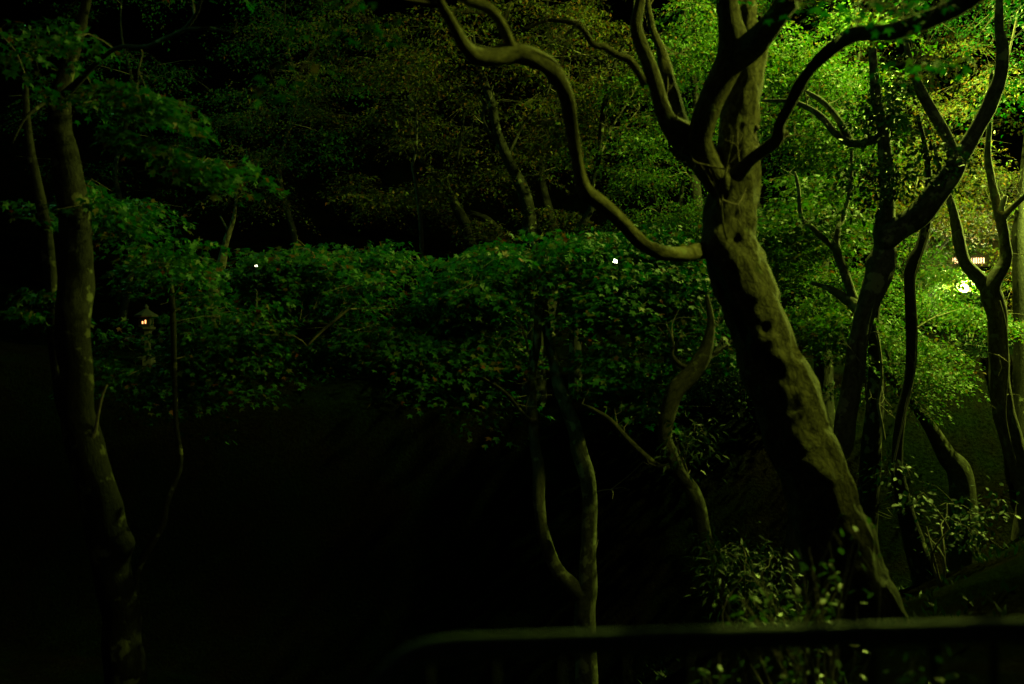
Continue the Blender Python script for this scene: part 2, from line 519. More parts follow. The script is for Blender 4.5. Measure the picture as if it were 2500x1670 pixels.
    def finish(s):
        if s.ntwig:
            tag(s.twig.build("twigs", M["twig"], s.root), kind="stuff")
        for (kind, _), (tmpl, lst) in s.leaf.items():
            pos, ax, up, sz = (np.concatenate(x) for x in zip(*lst))
            uu = 1250 + pos[:, 0] / pos[:, 1] * F; vv = 835 - (pos[:, 2] - CAM_H) / pos[:, 1] * F
            keep = np.ones(len(pos), bool)
            for gu, gv, gr, gp, gy in GAPS:
                keep &= ~((np.hypot(uu - gu, vv - gv) < gr) & (rng.uniform(0, 1, len(pos)) < gp) & (pos[:, 1] < gy))
            pos, ax, up, sz = pos[keep], ax[keep], up[keep], sz[keep]
            V, Fc = leaves_mesh(pos, ax, up, sz, tmpl or T_MAPLE3)
            tag(mesh_np("crown", V, Fc, M[kind], s.root), kind="stuff")

def base_of(u, v, y):
    p = P(u, v, y)
    return (p[0], p[1], ground(p[0], p[1]))

# --- the great leaning tree behind the railing
t = Tree("maple_tree", "thick leaning maple with gnarled bark and a long lit limb reaching over the ravine", base_of(2120, 1560, 6.4), bark="bark_main")
k1 = P(1847, 312, 6.33); k2 = P(1842, 367, 6.33)
kn = [(P(1736, 606, 6.27), .12, .075), (P(1752, 575, 6.25), .06, .04), (P(1760, 640, 6.22), .05, .03), (P(1790, 640, 6.2), .10, .055), (P(1838, 668, 6.25), .05, -.045), (P(1905, 880, 6.2), .09, .05),
      (P(1996, 1060, 6.2), .05, -.03), (P(1872, 800, 6.2), .035, -.03), (P(2015, 1160, 6.2), .11, .055), (P(1990, 1195, 6.15), .06, -.04),
      (P(1945, 940, 6.2), .03, -.03), (P(1800, 585, 6.2), .04, -.04), (P(1955, 990, 6.2), .07, .035), (P(1850, 725, 6.2), .06, .03), (P(1885, 830, 6.2), .04, .03), (P(1830, 540, 6.3), .06, .03)]
tr = t.trunk([(2150, 1640, 200), (2098, 1480, 178), (2042, 1320, 164), (1990, 1180, 154), (1936, 1020, 146), (1878, 855, 140), (1820, 703, 130), (1785, 600, 128), (1786, 500, 112), (1796, 430, 100), (1806, 300, 84), (1818, 200, 76), (1825, 120, 72), (1822, 50, 50), (1815, -40, 42), (1830, -300, 30)], 6.4,
             n=64, step=.018, amp=.18, gnarl=.032, knots=kn, freq=7)
for kc, kr in ((k1, .026), (k2, .034)):
    mb = MB(); mb.lathe((0, 0, 0), [(.001, -.6), (.7, -.5), (1, 0), (.75, .5), (.001, .7)], 12)
    v = mb.v[0] * kr * np.array((.8, .8, 1.25)); mb.v[0] = v + kc; mb.attr[0] = mb.v[0]
    mb.build("knot", M["bark"], t.root)
t.limb("limb", [(1775, 470, 70), (1738, 425, 66), (1715, 370, 60), (1713, 320, 58), (1732, 255, 58), (1765, 180, 66), (1790, 120, 76), (1782, 50, 56), (1772, -30, 50), (1750, -250, 36)], 6.35, 5.9, n=22, step=.04, gnarl=.010)
t.limb("limb", [(1785, 150, 66), (1835, 110, 64), (1870, 75, 60), (1910, 20, 56), (1970, -60, 48), (2080, -220, 36)], 6.1, 5.2, n=20, step=.04, gnarl=.009)
t.limb("limb", [(1740, 420, 72), (1705, 365, 76), (1668, 335, 74), (1640, 312, 56), (1622, 280, 38), (1596, 190, 33), (1566, 115, 30), (1553, 60, 26), (1563, 0, 24), (1572, -90, 20), (1560, -300, 14)], 6.4, 6.1, n=18, step=.04, gnarl=.008)
t.limb("limb", [(1665, 330, 62), (1645, 270, 52), (1626, 190, 38), (1616, 130, 24), (1590, 60, 14), (1580, -20, 10)], 6.4, 7.0, n=14, step=.04, gnarl=.008)
t.limb("limb", [(1575, 205, 24), (1563, 184, 21), (1536, 146, 20), (1505, 134, 18), (1475, 115, 17), (1448, 109, 16), (1432, 84, 15), (1409, 61, 14), (1375, 52, 12), (1337, 50, 10), (1310, 59, 8), (1275, 72, 6)], 6.25, 6.0, n=12, step=.03)
D = [(1772, 598, 40), (1738, 606, 46), (1705, 613, 38), (1655, 621, 34), (1610, 616, 34), (1570, 596, 33), (1530, 556, 33), (1490, 515, 33), (1452, 486, 36), (1432, 470, 40), (1418, 440, 31), (1405, 390, 29), (1397, 320, 31), (1386, 255, 35), (1368, 205, 38), (1340, 165, 44), (1300, 146, 46), (1250, 131, 46), (1200, 138, 44), (1160, 136, 41), (1135, 115, 33), (1115, 80, 27), (1095, 45, 23), (1075, 10, 20), (1050, -60, 16), (1000, -250, 10)]
D = [(*q, y) for q, y in zip(D, [6.45, 6.40, 6.28, 6.1, 5.95, 5.82, 5.72, 5.62, 5.56, 5.52, 5.48, 5.42, 5.35, 5.28, 5.2, 5.12, 5.04, 4.96, 4.88, 4.82, 4.76, 4.7, 4.66, 4.62, 4.58, 4.5])]
t.limb("limb", D, 6.4, 4.7, n=20, step=.03, amp=.18, gnarl=.009, bark="bark_lit_limb")
t.limb("limb", [(1262, 132, 34), (1245, 110, 27), (1235, 85, 25), (1215, 45, 25), (1190, 18, 27), (1150, 5, 25), (1115, -20, 20), (1020, -120, 14)], 4.98, 4.6, n=14, step=.03, gnarl=.003, bark="bark_lit_limb")
t.limb("limb", [(1800, 425, 44), (1830, 392, 32), (1868, 364, 27), (1899, 337, 29), (1904, 305, 26), (1930, 249, 27), (1968, 184, 27), (2014, 134, 30), (2060, 98, 34), (2098, 82, 36), (2175, 77, 38), (2250, 54, 42), (2328, 19, 46), (2400, -30, 46), (2560, -160, 40)], 6.2, 4.3, n=16, step=.03, gnarl=.008)
t.limb("stub", [(1896, 335, 20), (1910, 330, 17), (1922, 322, 14)], 5.75, n=10, step=.02)
t.limb("vine", [(1775, 585, 7), (1766, 550, 6), (1762, 500, 5), (1768, 440, 5), (1790, 330, 4)], 6.13, n=6, step=.04)
t.pads("green", [(690, 170, 50, 60, 3.6, 4.2, 3), (900, 35, 60, 35, 3.8, 4.4, 3), (1870, 165, 70, 14, 3.9, 4.4, 4), (1960, 180, 60, 40, 3.8, 4.4, 4), (2120, 15, 220, 40, 4, 5, 12), (2250, 130, 120, 50, 4.6, 5.2, 8), (1700, -30, 250, 40, 5, 7, 6)], nl=26, size=.06, tmpl=T_MAPLE, rad=(.12, .24))
t.pads("green", [(1650, -620, 700, 160, 4.6, 7.4, 60), (700, -480, 500, 140, 4.2, 6, 18)], nl=90, size=.075, tmpl=T_MAPLE3, rad=(.4, .65))

t.side_twigs(4)

# --- tree with a forked trunk just behind the great tree
t2 = Tree("maple_tree", "lichened maple right behind the leaning trunk, forking into a heavy dark limb", base_of(1935, 1450, 8.6), bark="bark_lichen")
t2.trunk([(1935, 1460, 64), (1945, 1340, 56), (1968, 1230, 58), (2020, 1150, 54), (2056, 1080, 52), (2071, 990, 50), (2085, 895, 48), (2102, 800, 48), (2121, 734, 50), (2144, 676, 62), (2155, 638, 72), (2160, 600, 56), (2158, 560, 52), (2166, 500, 34), (2165, 421, 34), (2155, 330, 30), (2140, 240, 24), (2130, 120, 18)], 8.7, 8.9, n=28, step=.035, amp=.18, gnarl=.008)
t2.limb("limb", [(2150, 590, 60), (2180, 566, 58), (2213, 548, 56), (2251, 517, 60), (2286, 471, 58), (2320, 429, 52), (2345, 383, 42), (2388, 310, 36), (2420, 245, 35), (2444, 180, 29), (2447, 110, 27), (2438, 60, 20), (2440, -20, 15)], 8.8, 8.4, n=18, step=.04, gnarl=.006)
t2.limb("limb", [(2333, 400, 34), (2313, 337, 25), (2282, 284, 27), (2252, 230, 25), (2228, 169, 17), (2200, 60, 10)], 8.6, 9.0, n=12, step=.04)
t2.limb("limb", [(2110, 770, 38), (2085, 745, 31), (2060, 726, 25), (2022, 703, 14), (1980, 690, 8)], 8.9, 9.3, n=12, step=.04)
t2.limb("limb", [(2095, 760, 26), (2079, 715, 23), (2060, 661, 21), (2041, 607, 21), (2046, 560, 15), (2056, 537, 13), (2075, 460, 10), (2079, 364, 8)], 9.0, 9.6, n=10, step=.04)
t2.limb("limb", [(2045, 615, 18), (2025, 596, 14), (1983, 556, 13), (1956, 529, 11), (1949, 460, 9), (1940, 420, 5)], 9.3, 9.7, n=10, step=.04)
t2.limb("limb", [(2160, 330, 26), (2120, 345, 22), (2080, 350, 20), (2040, 325, 19), (2005, 285, 17), (1970, 262, 13), (1930, 247, 9), (1860, 246, 6)], 8.9, 9.8, n=10, step=.04)
t2.limb("limb", [(2075, 345, 20), (2045, 290, 17), (2010, 250, 14), (1970, 224, 9)], 9.2, 9.8, n=10, step=.04)
t2.limb("vine", [(2120, 1010, 5), (2110, 900, 5), (2118, 800, 5), (2132, 740, 5)], 8.6, n=6, step=.05)
t2.pads("bright", [(1965, 480, 130, 50, 9.6, 10.8, 18), (1960, 600, 150, 60, 9.6, 10.8, 22), (2020, 800, 110, 60, 9.4, 10.6, 14), (1830, 560, 60, 60, 10, 11, 10)], nl=85, tmpl=T_MAPLE, size=.075)
t2.pads("green", [(2330, -110, 200, 70, 8.3, 9.3, 26), (2150, -80, 120, 60, 8.6, 9.8, 10)], nl=95, size=.06, rad=(.25, .42))
t2.pads("ever", [(2140, 360, 60, 120, 8.4, 9.2, 26), (2190, 240, 60, 80, 8.4, 9.4, 12), (2250, 170, 90, 50, 8.2, 9.2, 10), (2230, 400, 60, 70, 8.6, 9.4, 8), (2100, 470, 50, 60, 8.8, 9.4, 6), (2310, 340, 60, 50, 8.2, 9.0, 6)], nl=70, tmpl=T_OVAL, size=.06, rad=(.16, .3), droop=.9, jitter=.7, flat=.3)

t2.side_twigs(3)

# --- thin wavy stem, leaning stem and the trees around the far lamp
t3 = Tree("maple_tree", "slender wavy dark trunk in front of the glowing foliage", base_of(2240, 1400, 9.6), bark="bark_shade")
t3.trunk([(2260, 1420, 64), (2232, 1320, 50), (2205, 1220, 36), (2190, 1130, 27), (2198, 1029, 24), (2209, 972, 23), (2217, 933, 24), (2223, 876, 25), (2225, 818, 25), (2221, 742, 24), (2221, 673, 25), (2229, 634, 26), (2248, 600, 25), (2260, 550, 23), (2268, 470, 18), (2262, 380, 13), (2240, 280, 9)], 9.6, 9.8, n=16, step=.05, amp=.14, gnarl=.003)
t3.limb("vine", [(2180, 1160, 6), (2184, 1120, 5), (2200, 1050, 4), (2214, 980, 4), (2234, 900, 4), (2238, 800, 4), (2233, 690, 4), (2245, 640, 4), (2270, 560, 4)], 9.5, n=6, step=.06, bark="twig")
t3.pads("olive", [(2215, 470, 120, 70, 11.5, 13, 20), (2290, 330, 110, 90, 12, 14, 22), (2330, 200, 130, 100, 12, 14, 12)], nl=80)

t4 = Tree("maple_tree", "dim straight trunk draped with a pale vine beside the lichened maple", base_of(2125, 1300, 10.4), bark="bark_shade")
t4.trunk([(2110, 1300, 58), (2122, 1180, 52), (2128, 1080, 48), (2136, 990, 42), (2138, 895, 34), (2132, 810, 28), (2138, 740, 24), (2150, 660, 18), (2145, 560, 12)], 10.4, n=14, step=.06)
t4.limb("vine", [(2160, 1075, 6), (2152, 1030, 6), (2144, 985, 8), (2152, 930, 7), (2150, 870, 6), (2138, 800, 6), (2128, 780, 5)], 10.25, n=6, step=.05, bark="twig")
t4.pads("bright", [(2190, 810, 110, 60, 10.6, 12, 26), (2230, 880, 90, 70, 10.6, 12, 22), (2250, 960, 70, 50, 10.8, 12, 9), (2110, 900, 60, 70, 10.8, 12, 10), (2170, 680, 90, 60, 10.8, 12.5, 16)], nl=90, tilt=(-.25, 0))

t5 = Tree("maple_tree", "pale-barked trunk leaning steeply out of the dark bank", base_of(2340, 1180, 11.4), bark="bark_half_shade")
t5.trunk([(2350, 1190, 60), (2310, 1110, 44), (2271, 1044, 30), (2244, 1006, 24), (2202, 956, 22), (2177, 925, 20), (2152, 891, 15), (2120, 850, 10)], 11.4, 11.0, n=14, step=.05)
t5.limb("limb", [(2215, 965, 16), (2198, 925, 12), (2175, 885, 9), (2160, 850, 5)], 11.2, n=8, step=.05)
t5.pads("bright", [(2330, 775, 110, 30, 11, 12.4, 20), (2420, 800, 50, 20, 11, 12, 5), (2280, 740, 90, 40, 11.5, 13, 14)], nl=90, tilt=(-.3, 0))

t6 = Tree("maple_tree", "dark trunk dividing into a wide fork in front of the glowing lamp", base_of(2500, 1190, 10.0), bark="bark")
t6.trunk([(2520, 1230, 66), (2493, 1148, 54), (2462, 1048, 50), (2440, 933, 47), (2434, 780, 45), (2422, 725, 52), (2424, 690, 40), (2455, 638, 29), (2452, 590, 25), (2447, 560, 25), (2439, 525, 25), (2424, 460, 19), (2412, 383, 15), (2416, 300, 12), (2420, 180, 8)], 10.0, n=20, step=.045, amp=.15, gnarl=.004)
t6.limb("limb", [(2432, 740, 44), (2402, 695, 36), (2359, 646, 29), (2341, 590, 29), (2336, 555, 26), (2322, 498, 19), (2300, 440, 14), (2280, 350, 8)], 10.0, 10.2, n=14, step=.045, gnarl=.004)
t6.limb("limb", [(2444, 540, 20), (2462, 515, 16), (2500, 480, 12), (2540, 440, 9)], 10.0, 9.8, n=10, step=.05)
t6.limb("stub", [(2444, 515, 11), (2448, 500, 11), (2451, 488, 13), (2455, 478, 11)], 9.9, n=10, step=.02, bark="palewood")
t6.limb("vine", [(2480, 1130, 5), (2455, 1020, 4), (2460, 900, 4), (2456, 800, 4), (2440, 735, 4)], 9.85, n=6, step=.06, bark="twig")
t6.pads("green", [(2590, -60, 110, 90, 8.9, 9.9, 22)], nl=95, size=.06, rad=(.25, .42))
t6.pads("green", [(2430, 90, 100, 90, 13, 14.5, 5), (2480, 235, 40, 45, 9.2, 10, 5), (2340, 60, 120, 70, 13, 15, 7)], nl=80)

t7 = Tree("maple_tree", "dark upright trunk at the edge of the slope beyond the forked maple", base_of(2510, 900, 12.5), bark="bark_shade")
t7.trunk([(2505, 950, 60), (2500, 820, 52), (2496, 700, 46), (2492, 560, 38), (2505, 430, 30), (2520, 250, 22)], 12.5, n=14, step=.08)
t7.pads("olive", [(2440, 470, 90, 60, 12.5, 15, 16), (2470, 640, 40, 60, 13, 15, 8), (2470, 750, 50, 60, 13, 15, 8)], nl=80)

t8 = Tree("maple_tree", "mossy crooked trunk standing between the leaning maple and the twin stems", base_of(1765, 1530, 8.0), bark="bark_half_shade")
t8.trunk([(1775, 1560, 62), (1758, 1490, 52), (1737, 1410, 48), (1720, 1330, 42), (1710, 1265, 37), (1690, 1200, 34), (1655, 1150, 33), (1636, 1106, 32), (1624, 1062, 33), (1631, 1010, 37), (1650, 952, 42), (1684, 914, 44), (1715, 872, 42), (1728, 830, 28), (1735, 780, 16), (1725, 720, 9)], 8.0, 8.2, n=24, step=.035, amp=.2, gnarl=.006)
t8.limb("limb", [(1700, 900, 22), (1668, 895, 12), (1642, 868, 9), (1644, 841, 6), (1632, 800, 4)], 8.15, n=8, step=.04)
t8.limb("limb", [(1636, 1140, 22), (1610, 1140, 18), (1570, 1108, 15), (1528, 1067, 14), (1490, 1025, 12), (1450, 1000, 9), (1421, 987, 6)], 8.05, 8.3, n=8, step=.05)
t8.limb("limb", [(1700, 890, 18), (1750, 860, 12), (1790, 830, 8)], 8.1, 8.4, n=8, step=.05)
t8.pads("green", [(1560, 870, 120, 45, 8.4, 9.4, 26), (1530, 920, 110, 45, 8.4, 9.3, 18), (1500, 980, 90, 30, 8.5, 9.2, 6), (1700, 870, 60, 60, 8.6, 9.2, 6), (1560, 960, 60, 50, 8.3, 9, 6), (1680, 770, 120, 60, 8.6, 9.6, 14), (1840, 900, 40, 60, 8.8, 9.6, 4)], nl=85, tmpl=T_MAPLE, size=.075, rad=(.18, .34))
t8.pads("ever", [(1740, 1100, 80, 60, 7.2, 7.8, 10), (1690, 1170, 60, 30, 7.4, 7.8, 4)], nl=110, tmpl=T_LANCE, size=.07, rad=(.16, .28), droop=.8, flat=.25)

t9 = Tree("maple_tree", "twin-stemmed maple rising from the ravine below the railing", base_of(1430, 1690, 9.0), bark="bark_lichen")
t9.trunk([(1436, 1720, 58), (1430, 1640, 52), (1430, 1560, 52), (1428, 1490, 52), (1434, 1415, 44), (1436, 1338, 38), (1440, 1262, 36), (1436, 1185, 36), (1416, 1108, 38), (1400, 1037, 36), (1368, 952, 30), (1350, 883, 25), (1338, 830, 21), (1330, 765, 19), (1318, 700, 15), (1325, 640, 10), (1300, 590, 6)], 9.0, n=22, step=.04, amp=.14, gnarl=.006)
t9.limb("second_stem", [(1432, 1470, 36), (1398, 1430, 38), (1367, 1400, 35), (1345, 1361, 32), (1333, 1325, 31), (1323, 1281, 29), (1316, 1223, 29), (1314, 1147, 29), (1307, 1093, 27), (1302, 1029, 25), (1298, 933, 23), (1302, 887, 21), (1310, 849, 20), (1313, 780, 20), (1315, 740, 23), (1330, 712, 18), (1355, 690, 15), (1380, 660, 9), (1420, 640, 6)], 9.0, 8.9, n=20, step=.04, amp=.14, gnarl=.005)
t9.limb("limb", [(1316, 745, 16), (1296, 725, 11), (1270, 690, 7), (1220, 660, 5)], 8.9, n=8, step=.05)
t9.limb("limb", [(1290, 860, 8), (1285, 830, 7), (1275, 800, 6), (1262, 780, 5)], 8.8, n=6, step=.05, bark="twig")
t9.limb("limb", [(1302, 1030, 10), (1275, 1006, 8), (1237, 960, 7), (1180, 922, 5), (1120, 890, 4)], 8.9, 8.6, n=6, step=.05)
t9.limb("limb", [(1302, 1010, 14), (1275, 1000, 13), (1230, 955, 12), (1160, 910, 11), (1070, 870, 10), (960, 830, 9), (850, 800, 7), (720, 785, 5), (600, 780, 3)], 9.0, 9.3, n=8, step=.05, gnarl=.002, bark="bark_shade")
t9.limb("limb", [(960, 830, 7), (910, 760, 6), (850, 700, 5), (780, 650, 3)], 9.2, n=6, step=.06, bark="bark_shade")
t9.limb("limb", [(750, 845, 5), (790, 805, 7), (830, 772, 7), (866, 742, 5)], 8.6, n=6, step=.05, bark="twig")
t9.pads("green", [(760, 640, 150, 40, 8.4, 10, 36), (690, 780, 100, 50, 8.3, 9.4, 24), (855, 810, 75, 40, 8.3, 9.2, 16), (850, 720, 130, 40, 8.8, 9.8, 12), (560, 760, 140, 100, 8.8, 10.2, 16), (960, 680, 80, 60, 8.5, 9.8, 14), (540, 920, 180, 60, 8.6, 9.8, 12), (770, 920, 70, 30, 8.5, 9.4, 5), (900, 860, 120, 80, 8.6, 9.6, 12), (640, 870, 160, 60, 8.6, 9.8, 14), (820, 640, 190, 50, 8.6, 10, 16)], nl=62, tmpl=T_MAPLE, size=.08, clump=.03, droop=.34)
t9.pads("green", [(1350, 645, 370, 60, 8.3, 10, 60), (1180, 600, 90, 30, 8.6, 9.6, 7), (1420, 590, 130, 25, 8.6, 10, 12), (1650, 590, 80, 25, 9, 10, 6), (1560, 730, 190, 80, 8.3, 9.8, 46), (1140, 750, 110, 90, 8.2, 9.6, 22), (1090, 830, 130, 90, 8.2, 9.4, 22), (1090, 950, 150, 50, 8.2, 9.4, 12), (1450, 770, 120, 60, 9.3, 10.2, 14), (1060, 690, 100, 60, 8.6, 10, 14), (1400, 1010, 60, 60, 8.4, 8.9, 4), (1000, 780, 120, 110, 8.4, 9.8, 16), (1200, 860, 60, 80, 9.2, 9.8, 6), (1120, 900, 160, 90, 8.3, 9.5, 14), (1640, 680, 110, 70, 8.6, 9.8, 16)], nl=62, tmpl=T_MAPLE, size=.08, clump=.03, droop=.34)

t10 = Tree("maple_tree", "tall dark trunk on the far bank rising out of the low green crown", base_of(1300, 820, 13.2), bark="bark_shade")
t10.trunk([(1304, 860, 46), (1300, 700, 38), (1294, 598, 35), (1291, 517, 35), (1275, 460, 32), (1241, 391, 26), (1214, 326, 22), (1199, 249, 20), (1180, 192, 17), (1165, 150, 12), (1150, 60, 8)], 13.2, n=16, step=.07, amp=.15, gnarl=.005)
t10.limb("limb", [(1220, 345, 18), (1195, 320, 15), (1180, 290, 12), (1185, 260, 9), (1160, 220, 6)], 13.2, n=8, step=.06)
t10.limb("limb", [(1240, 380, 10), (1280, 300, 8), (1330, 240, 6), (1350, 180, 4)], 13.2, 13.4, n=8, step=.08)
t10.pads("olive", [(1190, 180, 250, 120, 13, 15, 54), (1270, 320, 150, 60, 13, 15, 26), (1180, 60, 250, 70, 12.5, 15, 24), (1150, 440, 90, 40, 13.2, 14.5, 8)], nl=66, size=.072)

t11 = Tree("maple_tree", "crooked maple with a pale bent branch on the far bank", base_of(1150, 640, 14.5), bark="bark_shade")
t11.trunk([(1160, 680, 34), (1145, 575, 30), (1126, 529, 27), (1107, 491, 22), (1095, 460, 11), (1093, 425, 9), (1114, 399, 8), (1122, 360, 7), (1133, 276, 6), (1130, 245, 4)], 14.5, n=12, step=.06)
t11.limb("limb", [(1100, 475, 18), (1084, 456, 15), (1053, 414, 13), (1026, 391, 11), (1000, 350, 6)], 14.5, 14.9, n=8, step=.06)
t11.limb("limb", [(1150, 590, 22), (1218, 575, 18), (1191, 537, 16), (1145, 517, 10)], 14.5, n=8, step=.06)
t11.pads("olive", [(960, 250, 220, 130, 14.5, 17, 50), (1000, 440, 170, 40, 14.5, 16, 22), (960, 490, 110, 30, 14.5, 16, 8), (820, 120, 200, 120, 14.5, 17, 22), (1180, 520, 90, 40, 14.6, 15.6, 14)], nl=85, size=.065)

t11b = Tree("maple_tree", "thin sapling with a forked tip standing on the far bank", base_of(1015, 600, 13.6))
t11b.trunk([(1030, 620, 12), (1022, 500, 9), (1011, 425, 8), (1007, 406, 7), (1016, 364, 6), (1016, 268, 5), (995, 234, 4)], 13.6, n=8, step=.08)
t11b.limb("limb", [(1016, 275, 5), (970, 258, 4), (917, 240, 3)], 13.6, n=6, step=.1)
t11b.pads("olive", [(1000, 300, 130, 60, 13.4, 14.2, 10), (930, 470, 90, 30, 13.4, 14, 8)], nl=66, size=.072)

t12 = Tree("maple_tree", "slim maple splitting into several steep stems behind the lit limb", base_of(1410, 680, 13.4), bark="bark_shade")
t12.trunk([(1405, 700, 26), (1413, 583, 22), (1428, 537, 20), (1444, 510, 16), (1446, 460, 11), (1452, 422, 11), (1463, 383, 11), (1467, 326, 14), (1478, 249, 15), (1494, 184, 13), (1505, 146, 10), (1524, 107, 9), (1543, 69, 7), (1548, 0, 5)], 13.4, n=10, step=.07)
t12.limb("limb", [(1463, 385, 7), (1490, 318, 7), (1528, 257, 6), (1555, 207, 5)], 13.4, n=6, step=.08, bark="twig")
t12.limb("limb", [(1512, 334, 4), (1540, 290, 4), (1562, 262, 4), (1552, 245, 3)], 13.4, n=6, step=.08, bark="twig")
t12.limb("limb", [(1480, 240, 8), (1495, 190, 7), (1470, 150, 6), (1430, 135, 5), (1390, 138, 3)], 13.4, n=6, step=.08)
t12.pads("olive", [(1430, 200, 170, 120, 13, 15.5, 40), (1450, 60, 180, 60, 13, 15.5, 20), (1260, 560, 110, 40, 13.4, 15, 14), (1370, 560, 90, 50, 13.4, 15, 10)], nl=66, size=.072)
t12.pads("bright", [(1540, 260, 90, 90, 12.5, 14, 20), (1400, 340, 60, 60, 13, 14.5, 9)], nl=66, size=.072)

t18 = Tree("maple_tree", "bushy round-crowned tree filling the space under the lit limb", base_of(1640, 700, 13.2), bark="bark_shade")
t18.trunk([(1640, 760, 30), (1648, 640, 22), (1652, 560, 17), (1660, 500, 12), (1668, 440, 8)], 13.2, n=10, step=.08)
t18.limb("limb", [(1648, 600, 14), (1610, 520, 9), (1590, 440, 6)], 13.2, n=8, step=.08)
t18.pads("bright", [(1610, 480, 150, 90, 12.6, 14.2, 60), (1680, 560, 70, 50, 12.6, 14, 18), (1570, 560, 130, 35, 12.8, 14, 16), (1720, 500, 40, 80, 12.4, 13.6, 10)], nl=80, size=.055)

t19 = Tree("maple_tree", "tall leafy maple whose crown glows behind the fork of the leaning trunk", base_of(1700, 720, 14.6), bark="bark_shade")
t19.trunk([(1725, 760, 40), (1712, 600, 32), (1700, 480, 28), (1690, 380, 24), (1700, 250, 18), (1680, 120, 12), (1670, 0, 8)], 14.6, n=10, step=.1)
t19.pads("bright", [(1680, 190, 130, 130, 12.6, 15, 46), (1700, 60, 150, 70, 12.6, 15, 24), (1580, 420, 60, 40, 13, 14, 6), (1560, 350, 80, 40, 13, 14, 8)], nl=70, size=.072, clump=.12)

t20 = Tree("maple_tree", "brightly lit maple crown to the right of the leaning trunk", base_of(2010, 800, 12.6), bark="bark_shade")
t20.trunk([(2010, 860, 44), (2000, 700, 36), (2010, 600, 30), (1990, 480, 25), (1995, 360, 20), (1970, 240, 15), (1960, 100, 10)], 12.6, n=10, step=.08)
t20.limb("limb", [(2000, 420, 18), (2040, 320, 13), (2070, 220, 9), (2100, 130, 6)], 12.6, n=8, step=.08)
t20.limb("limb", [(2000, 440, 16), (1940, 360, 11), (1880, 300, 7)], 12.6, n=8, step=.08)
t20.pads("bright", [(1970, 230, 170, 110, 11, 13, 66), (1990, 360, 150, 60, 11, 12.6, 34), (1900, 120, 120, 70, 11.4, 13.4, 22), (2060, 100, 160, 80, 11.4, 13.4, 30), (1950, 520, 140, 70, 11, 12.6, 30), (1970, 640, 170, 60, 10.8, 12.4, 34), (1900, 720, 80, 60, 10.8, 12, 14), (2090, 560, 60, 60, 11, 12.6, 14), (2000, 760, 120, 50, 10.8, 12, 16)], nl=74, size=.072, clump=.14)

t21 = Tree("maple_tree", "glowing yellow-green maple leaning over the bright lamp", base_of(2290, 760, 16.6), bark="bark_shade")
t21.trunk([(2270, 800, 34), (2275, 700, 26), (2260, 600, 20), (2275, 500, 15), (2300, 420, 10)], 16.8, n=10, step=.1)
t21.limb("limb", [(2268, 640, 14), (2310, 590, 9), (2350, 560, 6)], 16.8, 16.2, n=8, step=.1)
t21.pads("bright", [(2275, 655, 65, 45, 15.2, 17.2, 26), (2330, 600, 60, 30, 15.6, 17.4, 12), (2210, 620, 60, 60, 15, 17, 16), (2390, 600, 30, 18, 16, 17, 5), (2345, 668, 40, 14, 14.6, 15.4, 6), (2335, 735, 50, 16, 14.6, 15.4, 6), (2352, 706, 22, 12, 15.5, 15.7, 4), (2330, 688, 34, 22, 15.7, 16.4, 9), (2360, 668, 30, 14, 15.8, 16.4, 5)], nl=66, size=.068)
t21.pads("olive", [(2300, 520, 110, 40, 15, 17.4, 26), (2390, 540, 70, 35, 15, 17.4, 14), (2390, 440, 110, 50, 14.6, 17.4, 20), (2240, 420, 90, 60, 15, 17, 14), (2200, 560, 60, 40, 15, 17, 8)], nl=66, size=.068)

t22 = Tree("maple_tree", "added maple out of view on the near bank, its bough shading the trunks from lamplight", base_of(3030, 800, 7.4), bark="bark_shade")  # unseen tree added to keep the floodlight off the trunks behind
t22.trunk([(3040, 900, 60), (3030, 600, 50), (3000, 300, 42), (2960, 50, 34), (2900, -200, 24)], 7.4, n=12, step=.1)
t22.limb("limb", [(2990, 200, 26), (2900, 60, 20), (2820, -20, 14), (2740, -60, 9)], 7.4, n=8, step=.08)
t22.pads("green", [(2860, -30, 190, 130, 7.1, 7.9, 46), (3150, -10, 220, 170, 7.2, 8.1, 40)], nl=100, size=.06, rad=(.25, .42), clump=-.2)

# --- left side
t13 = Tree("maple_tree", "short pale trunk with a swollen foot on the dark far bank", base_of(529, 690, 14.0), bark="bark")
t13.trunk([(522, 700, 34), (532, 662, 30), (541, 642, 24), (549, 600, 16), (560, 565, 14), (569, 540, 11), (576, 498, 7), (580, 440, 5)], 14.0, n=12, step=.06)
t13.limb("limb", [(560, 568, 8), (547, 545, 6), (538, 528, 4)], 14.0, n=6, step=.06)
t13.pads("olive", [(650, 330, 110, 60, 13.5, 15.5, 12), (700, 230, 120, 80, 13.5, 15.5, 12), (620, 470, 110, 50, 13.5, 15, 10), (560, 400, 100, 50, 13.5, 15, 7)], nl=75, size=.06)

